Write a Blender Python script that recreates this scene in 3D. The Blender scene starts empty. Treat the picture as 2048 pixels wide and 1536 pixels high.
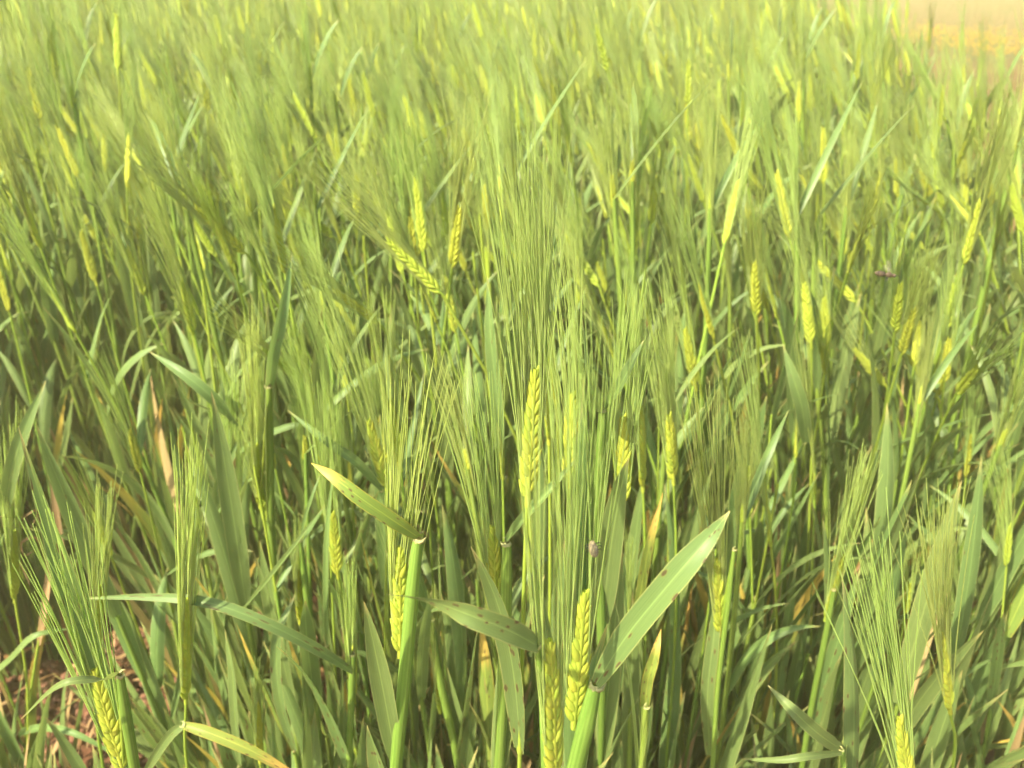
import bpy, math, random
import numpy as np
from mathutils import Vector, Matrix, noise

random.seed(7)
R = math.radians
scene = bpy.context.scene
COL = scene.collection

# ------------------------------------------------------------------ camera
CAM = Vector((0.0, 0.0, 0.98))
PITCH = R(28.0)
FPX = 1607.0
cam_d = bpy.data.cameras.new('camera')
cam_d.sensor_width = 36.0
cam_d.lens = FPX / 2048.0 * 36.0
cam_d.clip_start = 0.02
cam_d.clip_end = 2000.0
cam_d.dof.use_dof = True
cam_d.dof.focus_distance = 0.41
cam_d.dof.aperture_fstop = 12.0
cam = bpy.data.objects.new('camera', cam_d)
cam.location = CAM
cam.rotation_euler = (math.pi / 2 - PITCH, 0, 0)
COL.objects.link(cam)
scene.camera = cam

# ------------------------------------------------------------------ sky and sun
SUN = Vector((-0.52, -0.42, 0.80)).normalized()
world = bpy.data.worlds.new('World')
scene.world = world
world.use_nodes = True
wn = world.node_tree
sky = wn.nodes.new('ShaderNodeTexSky')
sky.sky_type = 'NISHITA'
sky.sun_disc = False
sky.sun_elevation = math.asin(SUN.z)
sky.sun_rotation = math.atan2(SUN.x, SUN.y)
sky.dust_density = 3.0
sky.ozone_density = 0.6
wn.links.new(sky.outputs[0], wn.nodes['Background'].inputs[0])
wn.nodes['Background'].inputs[1].default_value = 0.13
sun_d = bpy.data.lights.new('sun', 'SUN')
sun_d.energy = 4.6
sun_d.angle = R(0.55)
sun_d.color = (1.0, 0.90, 0.70)
sun = bpy.data.objects.new('sun', sun_d)
sun.rotation_euler = (-SUN).to_track_quat('-Z', 'Y').to_euler()
COL.objects.link(sun)

vs = scene.view_settings
vs.view_transform = 'Standard'
vs.look = 'None'
vs.gamma = 1.0
vs.use_curve_mapping = False
vs.exposure = 1.56
scene.cycles.use_denoising = True
scene.cycles.max_bounces = 4
scene.cycles.transmission_bounces = 3
scene.cycles.diffuse_bounces = 3
scene.cycles.glossy_bounces = 2
scene.cycles.use_adaptive_sampling = True
scene.cycles.adaptive_threshold = 0.06
scene.cycles.adaptive_min_samples = 16
scene.cycles.caustics_reflective = False
scene.cycles.caustics_refractive = False
scene.cycles.sample_clamp_indirect = 6.0


# ------------------------------------------------------------------ pixel -> place
def ray(px, py):
    """Direction through a photo pixel, scaled so that its y (distance ahead) is 1."""
    cx, cy = (px - 1024.0) / FPX, -(py - 768.0) / FPX
    s, c = math.sin(PITCH), math.cos(PITCH)
    d = Vector((cx, cy * s + c, cy * c - s))
    return d / d.y


def at(px, py, Y):
    return CAM + ray(px, py) * Y


# ------------------------------------------------------------------ materials
MATS = {}


def new_mat(name):
    m = bpy.data.materials.new(name)
    m.use_nodes = True
    nt = m.node_tree
    nt.nodes.clear()
    MATS[name] = m
    return m, nt


def N(nt, t, **kw):
    n = nt.nodes.new(t)
    for k, v in kw.items():
        setattr(n, k, v)
    return n


def ramp(nt, stops):
    r = N(nt, 'ShaderNodeValToRGB')
    el = r.color_ramp.elements
    while len(el) > 1:
        el.remove(el[-1])
    el[0].position = stops[0][0]
    el[0].color = (*stops[0][1], 1)
    for p, c in stops[1:]:
        e = el.new(p)
        e.color = (*c, 1)
    return r


def mixc(nt, fac, a, b, blend='MIX'):
    m = N(nt, 'ShaderNodeMix', data_type='RGBA', blend_type=blend)
    for sock, v in ((m.inputs[0], fac), (m.inputs[6], a), (m.inputs[7], b)):
        if hasattr(v, 'is_linked'):
            nt.links.new(v, sock)
        elif isinstance(v, (int, float)):
            sock.default_value = v
        else:
            sock.default_value = (*v, 1)
    return m.outputs[2]


def math_n(nt, op, a, b=0.0, c=0.0):
    m = N(nt, 'ShaderNodeMath', operation=op)
    for i, v in enumerate((a, b, c)):
        if hasattr(v, 'is_linked'):
            nt.links.new(v, m.inputs[i])
        else:
            m.inputs[i].default_value = v
    return m.outputs[0]


def plant_mat(name, base, alt, transl=0.4, rough=0.45, spots=0.0, tip=None, tip_from=0.86, edge=None, veins=0.0,
              coat=0.24, tcol=None, streak=0.5, var=0.25):
    """Living plant tissue: reflected part plus light let through."""
    m, nt = new_mat(name)
    L = nt.links.new
    uv = N(nt, 'ShaderNodeUVMap')
    sep = N(nt, 'ShaderNodeSeparateXYZ')
    L(uv.outputs[0], sep.inputs[0])
    u, v = sep.outputs[0], sep.outputs[1]
    oi = N(nt, 'ShaderNodeObjectInfo')
    at1 = N(nt, 'ShaderNodeAttribute', attribute_name='rnd')
    at2 = N(nt, 'ShaderNodeAttribute', attribute_name='rndi')
    rnd = math_n(nt, 'FRACT', math_n(nt, 'ADD', oi.outputs['Random'], math_n(nt, 'ADD', at1.outputs['Fac'], at2.outputs['Fac'])))
    tc = N(nt, 'ShaderNodeTexCoord')
    # lengthwise streaks
    mp = N(nt, 'ShaderNodeMapping')
    mp.inputs['Scale'].default_value = (9.0, 2.2, 1.0)
    L(uv.outputs[0], mp.inputs[0])
    cb = N(nt, 'ShaderNodeCombineXYZ')
    L(math_n(nt, 'MULTIPLY', rnd, 40.0), cb.inputs[0])
    L(math_n(nt, 'MULTIPLY', rnd, 90.0), cb.inputs[1])
    L(cb.outputs[0], mp.inputs['Location'])
    nz = N(nt, 'ShaderNodeTexNoise', noise_dimensions='2D')
    nz.inputs['Scale'].default_value = 2.0
    nz.inputs['Detail'].default_value = 2.0
    L(mp.outputs[0], nz.inputs['Vector'])
    fac = math_n(nt, 'MULTIPLY', math_n(nt, 'SUBTRACT', nz.outputs[0], 0.28), 2.6 * streak + 0.4)
    fac.node.use_clamp = True
    col = mixc(nt, fac, base, alt)
    if veins:
        w = math_n(nt, 'SINE', math_n(nt, 'MULTIPLY', u, 75.0))
        vf = math_n(nt, 'MULTIPLY', math_n(nt, 'ADD', w, 1.0), 0.5 * veins)
        col = mixc(nt, vf, col, tuple(min(1, c * 0.72) for c in base))
        rib = math_n(nt, 'LESS_THAN', math_n(nt, 'ABSOLUTE', math_n(nt, 'SUBTRACT', u, 0.5)), 0.03)
        col = mixc(nt, math_n(nt, 'MULTIPLY', rib, 0.55), col, tuple(min(1, c * 1.5) for c in alt))
    if edge:
        e = math_n(nt, 'GREATER_THAN', math_n(nt, 'ABSOLUTE', math_n(nt, 'SUBTRACT', u, 0.5)), 0.462)
        col = mixc(nt, math_n(nt, 'MULTIPLY', e, 0.6), col, edge)
    if tip:
        wob = math_n(nt, 'MULTIPLY_ADD', nz.outputs[0], 0.25, -0.12)
        tf = N(nt, 'ShaderNodeMapRange')
        tf.inputs[1].default_value = tip_from
        tf.inputs[2].default_value = min(1.0, tip_from + 0.14)
        L(math_n(nt, 'ADD', v, wob), tf.inputs[0])
        col = mixc(nt, tf.outputs[0], col, tip)
    if spots:
        sm = N(nt, 'ShaderNodeMapping')
        sm.inputs['Scale'].default_value = (4.2, 17.0, 1.0)
        L(uv.outputs[0], sm.inputs[0])
        L(cb.outputs[0], sm.inputs['Location'])
        vo = N(nt, 'ShaderNodeTexVoronoi', voronoi_dimensions='2D')
        vo.inputs['Scale'].default_value = 1.0
        L(sm.outputs[0], vo.inputs['Vector'])
        pick = N(nt, 'ShaderNodeTexWhiteNoise')
        L(vo.outputs['Position'], pick.inputs['Vector'])
        on = math_n(nt, 'LESS_THAN', pick.outputs[0], spots)
        size = math_n(nt, 'MULTIPLY_ADD', pick.outputs[0], 0.8, 0.12)
        size = math_n(nt, 'ADD', size, math_n(nt, 'MULTIPLY_ADD', nz.outputs[0], 0.3, -0.15))
        ring = math_n(nt, 'LESS_THAN', vo.outputs['Distance'], math_n(nt, 'ADD', size, 0.09))
        core = math_n(nt, 'LESS_THAN', vo.outputs['Distance'], size)
        col = mixc(nt, math_n(nt, 'MULTIPLY', math_n(nt, 'MULTIPLY', ring, on), 0.3), col, (0.30, 0.24, 0.05))
        col = mixc(nt, math_n(nt, 'MULTIPLY', math_n(nt, 'MULTIPLY', core, on), 0.85), col, (0.085, 0.05, 0.028))
    # from plant to plant
    hsv = N(nt, 'ShaderNodeHueSaturation')
    L(col, hsv.inputs['Color'])
    L(math_n(nt, 'MULTIPLY_ADD', rnd, 0.03, 0.485), hsv.inputs['Hue'])
    r2 = N(nt, 'ShaderNodeTexWhiteNoise', noise_dimensions='1D')
    L(rnd, r2.inputs['W'])
    L(math_n(nt, 'MULTIPLY_ADD', r2.outputs[0], var, 1.0 - var * 0.5), hsv.inputs['Value'])
    col = hsv.outputs[0]
    bs = N(nt, 'ShaderNodeBsdfPrincipled')
    bs.inputs['Roughness'].default_value = rough
    bs.inputs['Specular IOR Level'].default_value = coat
    L(col, bs.inputs['Base Color'])
    tr = N(nt, 'ShaderNodeBsdfTranslucent')
    tt = mixc(nt, 1.0, col, tcol or (1.0, 1.0, 0.55), 'MULTIPLY')
    g = N(nt, 'ShaderNodeGamma')
    g.inputs[1].default_value = 0.8
    L(tt, g.inputs[0])
    L(g.outputs[0], tr.inputs[0])
    ms = N(nt, 'ShaderNodeMixShader')
    ms.inputs[0].default_value = transl
    L(bs.outputs[0], ms.inputs[1])
    L(tr.outputs[0], ms.inputs[2])
    out = N(nt, 'ShaderNodeOutputMaterial')
    L(ms.outputs[0], out.inputs[0])
    return m


LEAF_A, LEAF_B = (0.14, 0.215, 0.064), (0.19, 0.27, 0.075)
plant_mat('leaf', LEAF_A, LEAF_B, 0.36, 0.42, spots=0.02, tip=(0.42, 0.36, 0.12), tip_from=0.93, edge=(0.34, 0.38, 0.13), veins=0.35)
plant_mat('leaf_spotted', LEAF_A, LEAF_B, 0.34, 0.42, spots=0.24, tip=(0.50, 0.42, 0.16), tip_from=0.92, edge=(0.38, 0.38, 0.12), veins=0.35)
plant_mat('leaf_rusty', (0.17, 0.25, 0.05), (0.27, 0.31, 0.05), 0.36, 0.45, spots=0.2, tip=(0.52, 0.36, 0.08), tip_from=0.66, edge=(0.50, 0.36, 0.06), veins=0.3)
plant_mat('leaf_dry', (0.48, 0.36, 0.16), (0.34, 0.21, 0.09), 0.3, 0.7, veins=0.4, coat=0.15, tcol=(1, 0.9, 0.6))
plant_mat('sheath', (0.155, 0.255, 0.036), (0.225, 0.325, 0.055), 0.22, 0.5, veins=0.5, streak=0.8)
plant_mat('stem', (0.24, 0.345, 0.04), (0.31, 0.41, 0.055), 0.22, 0.4)
plant_mat('grain', (0.38, 0.475, 0.05), (0.56, 0.60, 0.08), 0.32, 0.42, var=0.2)
plant_mat('awn', (0.37, 0.50, 0.11), (0.57, 0.66, 0.23), 0.46, 0.28, coat=0.6, var=0.3)
plant_mat('auricle', (0.42, 0.43, 0.17), (0.34, 0.30, 0.12), 0.3, 0.5)
plant_mat('straw', (0.24, 0.15, 0.055), (0.16, 0.095, 0.03), 0.3, 0.6, coat=0.2, tcol=(1, 0.9, 0.6))
plant_mat('petal', (0.85, 0.66, 0.03), (0.78, 0.55, 0.02), 0.3, 0.5, tcol=(1, 0.8, 0.3))


def plain_mat(name, c, rough=0.6, noise_scale=60.0, c2=None, bump=0.0):
    m, nt = new_mat(name)
    L = nt.links.new
    tc = N(nt, 'ShaderNodeTexCoord')
    nz = N(nt, 'ShaderNodeTexNoise')
    nz.inputs['Scale'].default_value = noise_scale
    nz.inputs['Detail'].default_value = 6.0
    L(tc.outputs['Object'], nz.inputs['Vector'])
    r = ramp(nt, [(0.35, c), (0.65, c2 or tuple(x * 0.6 for x in c))])
    L(nz.outputs[0], r.inputs[0])
    bs = N(nt, 'ShaderNodeBsdfPrincipled')
    bs.inputs['Roughness'].default_value = rough
    L(r.outputs[0], bs.inputs['Base Color'])
    if bump:
        bp = N(nt, 'ShaderNodeBump')
        bp.inputs['Strength'].default_value = 0.8
        bp.inputs['Distance'].default_value = bump
        L(nz.outputs[0], bp.inputs['Height'])
        L(bp.outputs[0], bs.inputs['Normal'])
    out = N(nt, 'ShaderNodeOutputMaterial')
    L(bs.outputs[0], out.inputs[0])
    return m


plain_mat('clod', (0.23, 0.105, 0.055), 0.95, 90.0, (0.12, 0.055, 0.03), 0.004)
plain_mat('bee_fur', (0.11, 0.075, 0.035), 0.8, 700.0, (0.04, 0.025, 0.012))
plain_mat('bee_dark', (0.012, 0.008, 0.006), 0.35, 300.0)
plain_mat('bug_shell', (0.30, 0.25, 0.11), 0.6, 900.0, (0.10, 0.07, 0.03))


def ground_mat():
    m, nt = new_mat('soil')
    L = nt.links.new
    tc = N(nt, 'ShaderNodeTexCoord')
    n1 = N(nt, 'ShaderNodeTexNoise')
    n1.inputs['Scale'].default_value = 22.0
    n1.inputs['Detail'].default_value = 10.0
    n1.inputs['Roughness'].default_value = 0.7
    L(tc.outputs['Object'], n1.inputs['Vector'])
    r = ramp(nt, [(0.3, (0.10, 0.045, 0.025)), (0.5, (0.19, 0.085, 0.045)), (0.7, (0.30, 0.16, 0.08))])
    L(n1.outputs[0], r.inputs[0])
    n2 = N(nt, 'ShaderNodeTexNoise')
    n2.inputs['Scale'].default_value = 0.7
    n2.inputs['Detail'].default_value = 8.0
    L(tc.outputs['Object'], n2.inputs['Vector'])
    r2 = ramp(nt, [(0.35, (0.10, 0.052, 0.014)), (0.55, (0.145, 0.078, 0.022)), (0.72, (0.09, 0.075, 0.018))])
    L(n2.outputs[0], r2.inputs[0])
    # the bare, sun-dried land beyond the crop is paler than the soil in it
    sp = N(nt, 'ShaderNodeSeparateXYZ')
    L(tc.outputs['Object'], sp.inputs[0])
    far = math_n(nt, 'SUBTRACT', math_n(nt, 'MULTIPLY', sp.outputs[0], EDGE_N.x), -EDGE_C)
    far = math_n(nt, 'ADD', far, math_n(nt, 'MULTIPLY', sp.outputs[1], EDGE_N.y))
    mr = N(nt, 'ShaderNodeMapRange')
    mr.inputs[1].default_value = 0.0
    mr.inputs[2].default_value = 0.5
    L(far, mr.inputs[0])
    col = mixc(nt, mr.outputs[0], r.outputs[0], r2.outputs[0])
    bs = N(nt, 'ShaderNodeBsdfPrincipled')
    bs.inputs['Roughness'].default_value = 0.95
    bs.inputs['Specular IOR Level'].default_value = 0.15
    L(col, bs.inputs['Base Color'])
    bp = N(nt, 'ShaderNodeBump')
    bp.inputs['Distance'].default_value = 0.02
    L(n1.outputs[0], bp.inputs['Height'])
    L(bp.outputs[0], bs.inputs['Normal'])
    out = N(nt, 'ShaderNodeOutputMaterial')
    L(bs.outputs[0], out.inputs[0])
    return m


# edge of the field, on the right: from the canopy seen at the two ends of that edge
def canopy(px, py, z):
    r = ray(px, py)
    return CAM + r * ((z - CAM.z) / r.z)


E0, E1 = canopy(2048, 112, 0.74), canopy(1660, -8, 0.74)
_d = (E1 - E0)
EDGE_N = Vector((_d.y, -_d.x, 0)).normalized()      # points out of the crop, to the right
EDGE_C = -EDGE_N.dot(Vector((E0.x, E0.y, 0)))


def outside(x, y):
    return EDGE_N.x * x + EDGE_N.y * y + EDGE_C


ground_mat()


# ------------------------------------------------------------------ mesh building
class MB:
    def __init__(self, origin=(0, 0, 0)):
        self.v, self.f, self.uv, self.mi, self.mats = [], [], [], [], []
        self.o = Vector(origin)
        self.r, self.rv = 0.0, []

    def mat(self, name):
        if name not in self.mats:
            self.mats.append(name)
        return self.mats.index(name)

    def grid(self, rows, mat, closed=False, vspan=(0, 1)):
        """rows: list of equally long point lists; a skin between them."""
        k = self.mat(mat)
        b = len(self.v)
        n, w = len(rows), len(rows[0])
        for r in rows:
            for p in r:
                self.v.append(tuple(p - self.o))
        self.rv += [self.r] * (n * w)
        m = w if closed else w - 1
        for i in range(n - 1):
            v0 = vspan[0] + (vspan[1] - vspan[0]) * i / (n - 1)
            v1 = vspan[0] + (vspan[1] - vspan[0]) * (i + 1) / (n - 1)
            for j in range(m):
                j2 = (j + 1) % w
                self.f.append((b + i * w + j, b + i * w + j2, b + (i + 1) * w + j2, b + (i + 1) * w + j))
                u0, u1 = j / m, (j + 1) / m
                self.uv += [(u0, v0), (u1, v0), (u1, v1), (u0, v1)]
                self.mi.append(k)

    def tube(self, path, radii, mat, sides=6, squash=None):
        rows = []
        n = len(path)
        prev = None
        for i in range(n):
            t = (path[min(i + 1, n - 1)] - path[max(i - 1, 0)]).normalized()
            if prev is None:
                a = t.orthogonal().normalized()
            else:
                a = (prev - t * prev.dot(t)).normalized()
            prev = a
            b = t.cross(a)
            r = radii[i]
            rows.append([path[i] + (a * math.cos(q) + b * math.sin(q)) * r
                         for q in [2 * math.pi * j / sides for j in range(sides)]])
        self.grid(rows, mat, closed=True)

    def ribbon(self, path, widths, laterals, mat, fold=0.25, across=5, wave=0.0, seed=0.0):
        """A leaf blade: path, half-width and sideways direction at each point; fold lifts the margins."""
        rows = []
        n = len(path)
        for i in range(n):
            t = (path[min(i + 1, n - 1)] - path[max(i - 1, 0)]).normalized()
            lat = laterals[i]
            lat = (lat - t * lat.dot(t)).normalized()
            nor = lat.cross(t).normalized()
            row = []
            fi = fold if not isinstance(fold, (list, tuple)) else fold[i]
            for j in range(across):
                s = -1 + 2 * j / (across - 1)
                h = fi * widths[i] * abs(s) ** 1.4
                if wave:
                    h += wave * widths[i] * s * math.sin(i * 1.3 + seed + s)
                row.append(path[i] + lat * (s * widths[i]) + nor * h)
            rows.append(row)
        self.grid(rows, mat)

    def build(self, name, parent=None, loc=None):
        me = bpy.data.meshes.new(name)
        me.from_pydata(self.v, [], self.f)
        uvl = me.uv_layers.new(name='UVMap')
        uvl.data.foreach_set('uv', np.array(self.uv, dtype=np.float32).ravel())
        for mname in self.mats:
            me.materials.append(MATS[mname])
        me.polygons.foreach_set('material_index', np.array(self.mi, dtype=np.int32))
        me.polygons.foreach_set('use_smooth', np.ones(len(self.f), dtype=bool))
        if any(self.rv):
            me.attributes.new('rnd', 'FLOAT', 'POINT').data.foreach_set('value', np.array(self.rv, dtype=np.float32))
        me.update()
        o = bpy.data.objects.new(name, me)
        if loc is not None:
            o.location = loc
        if parent is not None:
            o.parent = parent
        COL.objects.link(o)
        return o


def bez(pts, n):
    """Catmull-Rom through pts, n samples."""
    pts = [Vector(p) for p in pts]
    if len(pts) == 2:
        return [pts[0].lerp(pts[1], i / (n - 1)) for i in range(n)]
    P = [pts[0] * 2 - pts[1]] + pts + [pts[-1] * 2 - pts[-2]]
    seg = len(pts) - 1
    out = []
    for i in range(n):
        u = i / (n - 1) * seg
        k = min(int(u), seg - 1)
        t = u - k
        a, b, c, d = P[k:k + 4]
        out.append(0.5 * ((2 * b) + (c - a) * t + (2 * a - 5 * b + 4 * c - d) * t * t + (3 * b - a - 3 * c + d) * t ** 3))
    return out


def blade_w(t, w, base=0.55):
    """Half-width of a grass blade along its length."""
    a = base + (1 - base) * min(1, t / 0.22) ** 0.7
    b = 1.0 if t < 0.5 else max(0.0, 1 - ((t - 0.5) / 0.5) ** 1.75)
    return max(w * a * b, 0.00012)


# the grain, one mesh for all: along +Z, length 1, half-width 1 in x, 0.8 in y
def grain_rows(sides=6, rings=6):
    rows = []
    for i in range(rings):
        t = i / (rings - 1)
        r = max(0.04, math.sin(math.pi * (0.10 + 0.88 * t ** 0.62)) ** 0.85)
        rows.append([Vector((math.cos(q) * r, math.sin(q) * r * 0.8, t)) for q in [2 * math.pi * j / sides for j in range(sides)]])
    return rows


_g = MB()
_g.grid(grain_rows(8, 7), 'grain', closed=True)
_go = _g.build('grain')
GRAIN_MESH = _go.data
bpy.data.objects.remove(_go)


def ear_layout(T, Lt, length, rng, nodes=None):
    """Grains of a two-rowed ear whose base is the origin: (position, direction, side normal, scale, side)."""
    n = nodes or max(12, int(length / 0.0036))
    Nn = T.cross(Lt).normalized()
    out = []
    for i in range(n):
        s = i / (n - 1)
        side = 1 if i % 2 else -1
        k = 0.62 + 0.38 * math.sin(math.pi * min(1, 0.18 + s * 0.86)) ** 0.7
        pos = T * (length * (0.02 + 0.84 * s)) + Lt * side * 0.0004 * k + Nn * rng.uniform(-.0003, .0003)
        ang = R(rng.uniform(20, 26)) * (1.0 - 0.45 * s)
        d = (T * math.cos(ang) + Lt * side * math.sin(ang) + Nn * rng.uniform(-.06, .06)).normalized()
        out.append((pos, d, Nn, k, side, s))
    return out


def awn_paths(T, A, Lt, layout, awn_len, rng, spread=0.10, segs=6, origin=Vector(), dense=False):
    res = []
    Nn = T.cross(Lt).normalized()
    for (pos, d, nn, k, side, s) in (list(layout) * int(dense) if dense else layout):
        tip = origin + pos + d * 0.0136 * k
        ln = awn_len * rng.uniform(0.82, 1.06) * (1.05 - 0.22 * s)
        e = (A + Lt * ((rng.uniform(-1.0, 1.0) + side * .2) * spread) + Nn * rng.uniform(-1, 1) * spread * 0.9).normalized()
        m = (T * 0.8 + e * 0.5 + d * 0.12).normalized()
        p0, p1, p2 = tip - d * 0.002, tip + m * ln * 0.42, tip + m * ln * 0.42 + e * ln * 0.58
        p2 += Lt * rng.uniform(-1, 1) * 0.003
        res.append([p0 * (1 - t) ** 2 + p1 * 2 * t * (1 - t) + p2 * t * t for t in [q / segs for q in range(segs + 1)]])
    return res


def add_awns(mb, paths, r0=0.00042, r1=0.00013, sides=3):
    for p in paths:
        n = len(p)
        mb.tube(p, [r0 + (r1 - r0) * (i / (n - 1)) for i in range(n)], 'awn', sides)


def basis(d, nn):
    z = d.normalized()
    y = (nn - z * nn.dot(z)).normalized()
    x = y.cross(z)
    return Matrix((x, y, z)).transposed()


def add_grains(mb, layout, origin, sides=5, rings=5, fat=1.0):
    base = grain_rows(sides, rings)
    for (pos, d, nn, k, side, s) in layout:
        M = basis(d, nn)
        sc = Vector((0.0023 * k * fat, 0.0023 * k * fat, 0.0142 * k))
        mb.grid([[origin + pos + M @ Vector((p.x * sc.x, p.y * sc.y, p.z * sc.z)) for p in r] for r in base], 'grain', closed=True)


def arch_leaf(mb, base, az, elev, droop, length, width, mat='leaf', segs=12, twist=0.0, fold=0.3, across=5, wave=0.0, sway=0.0):
    p = Vector(base)
    path, lats = [], []
    for i in range(segs + 1):
        t = i / segs
        e = elev - droop * t ** 1.6
        a = az + sway * t
        path.append(p.copy())
        tg = Vector((math.cos(a) * math.cos(e), math.sin(a) * math.cos(e), math.sin(e)))
        lat = Vector((-math.sin(a), math.cos(a), 0))
        lat = Matrix.Rotation(twist * t, 3, tg) @ lat
        lats.append(lat)
        p = p + tg * (length / segs)
    mb.ribbon(path, [blade_w(i / segs, width) for i in range(segs + 1)], lats, mat, fold, across, wave, az)


def add_auricle(mb, p, T, side, size=0.003):
    """The pale collar with its two claws where blade and sheath meet."""
    s = side.normalized()
    b = T.cross(s).normalized()
    mb.tube([p - T * size * 0.5, p, p + T * size * 0.45], [size * 0.70, size * 0.80, size * 0.5], 'auricle', 7)
    for q in (-1, 1):
        mb.tube([p + b * q * size * 0.6, p + b * q * size * .95 - s * size * 0.4 + T * size * .4, p + b * q * size * 0.6 - s * size * 1.0 + T * size * 0.7],
                [size * 0.35, size * 0.25, size * 0.06], 'auricle', 4)


# ------------------------------------------------------------------ ground
def make_ground():
    xs = np.unique(np.concatenate([np.linspace(-3, 4, 90), np.linspace(-30, 30, 61), [-900, -300, -100, 100, 300, 900]]))
    ys = np.unique(np.concatenate([np.linspace(-1.5, 5, 90), np.linspace(-20, 40, 61), [-900, -300, -100, 100, 300, 900]]))
    rows = []
    for y in ys:
        row = []
        for x in xs:
            z = 0.018 * noise.noise(Vector((x * 5, y * 5, 0.3))) + 0.03 * noise.noise(Vector((x * 0.8, y * 0.8, 4)))
            if abs(x) > 40 or abs(y) > 60:
                z = 0
            row.append(Vector((x, y, z)))
        rows.append(row)
    mb = MB()
    mb.grid(rows, 'soil')
    g = mb.build('ground')
    g['kind'] = 'structure'
    g['label'] = 'reddish brown soil under and beyond the crop'
    return g


make_ground()

# ------------------------------------------------------------------ the plants of the front, one by one
GROUP_FRONT = 'barley plants along the front of the crop'
N_THINGS = [0]


def tag(o, label, cat, group=None):
    o['label'] = label
    o['category'] = cat
    if group:
        o['group'] = group
    N_THINGS[0] += 1


HEROES = []
SHORT = dict(enumerate(['the slanting spotted leaf', 'the central awn sheaf', 'the hidden sheaf ear', 'the topmost sheaf awns', 'the bright sheaf ear', 'the arched dark-tipped leaf',
    'the yellow-tipped leaf', 'the pale leaning ear', 'the slim upright ear', 'the rolled leaf', 'the ear over bare soil', 'the plump braided ear', 'the slender yellow ear',
    'the deeply shaded ear', 'the small braided ear', 'the glinting white awns', 'the slim bent stalk', 'the yellow boot', 'the broad awn bundle', 'the pale feathery awns',
    'the short plump ear', 'the long arched leaf', 'the narrow olive awns', 'the olive awn tuft', 'the claw-like collar', 'the narrow pointing leaf', 'the yellowing flecked leaf',
    'the crinkled leaf', 'the pale-tipped leaf', 'the dark upright leaf', 'the grey-green bent leaf', 'the curled collar leaf', 'the leaf behind the sheaf', 'the drooping broad leaf',
    'the wide light leaf', 'the twisted thin leaf', 'the cream curled collar', 'the long ear beyond white awns', 'the short ear of the pair', 'the low bowed ear', 'the bowed ear on curved stalk',
    'the slanted pale awns', 'the ear pair by the sheaf', 'the ear crossed by awns', 'the ear above the hollow',
    'the high bright ear', 'the tallest ear', 'the ear beneath a dark leaf', 'the small hazy ear', 'the flat-lying ear', 'the blurred leaning ear', 'the ear by the field edge',
    'the squat yellow ear', 'the pale feathery ear', 'the diagonal ear', 'the nodding ear', 'the faint ear', 'the withered plant']))


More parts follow.
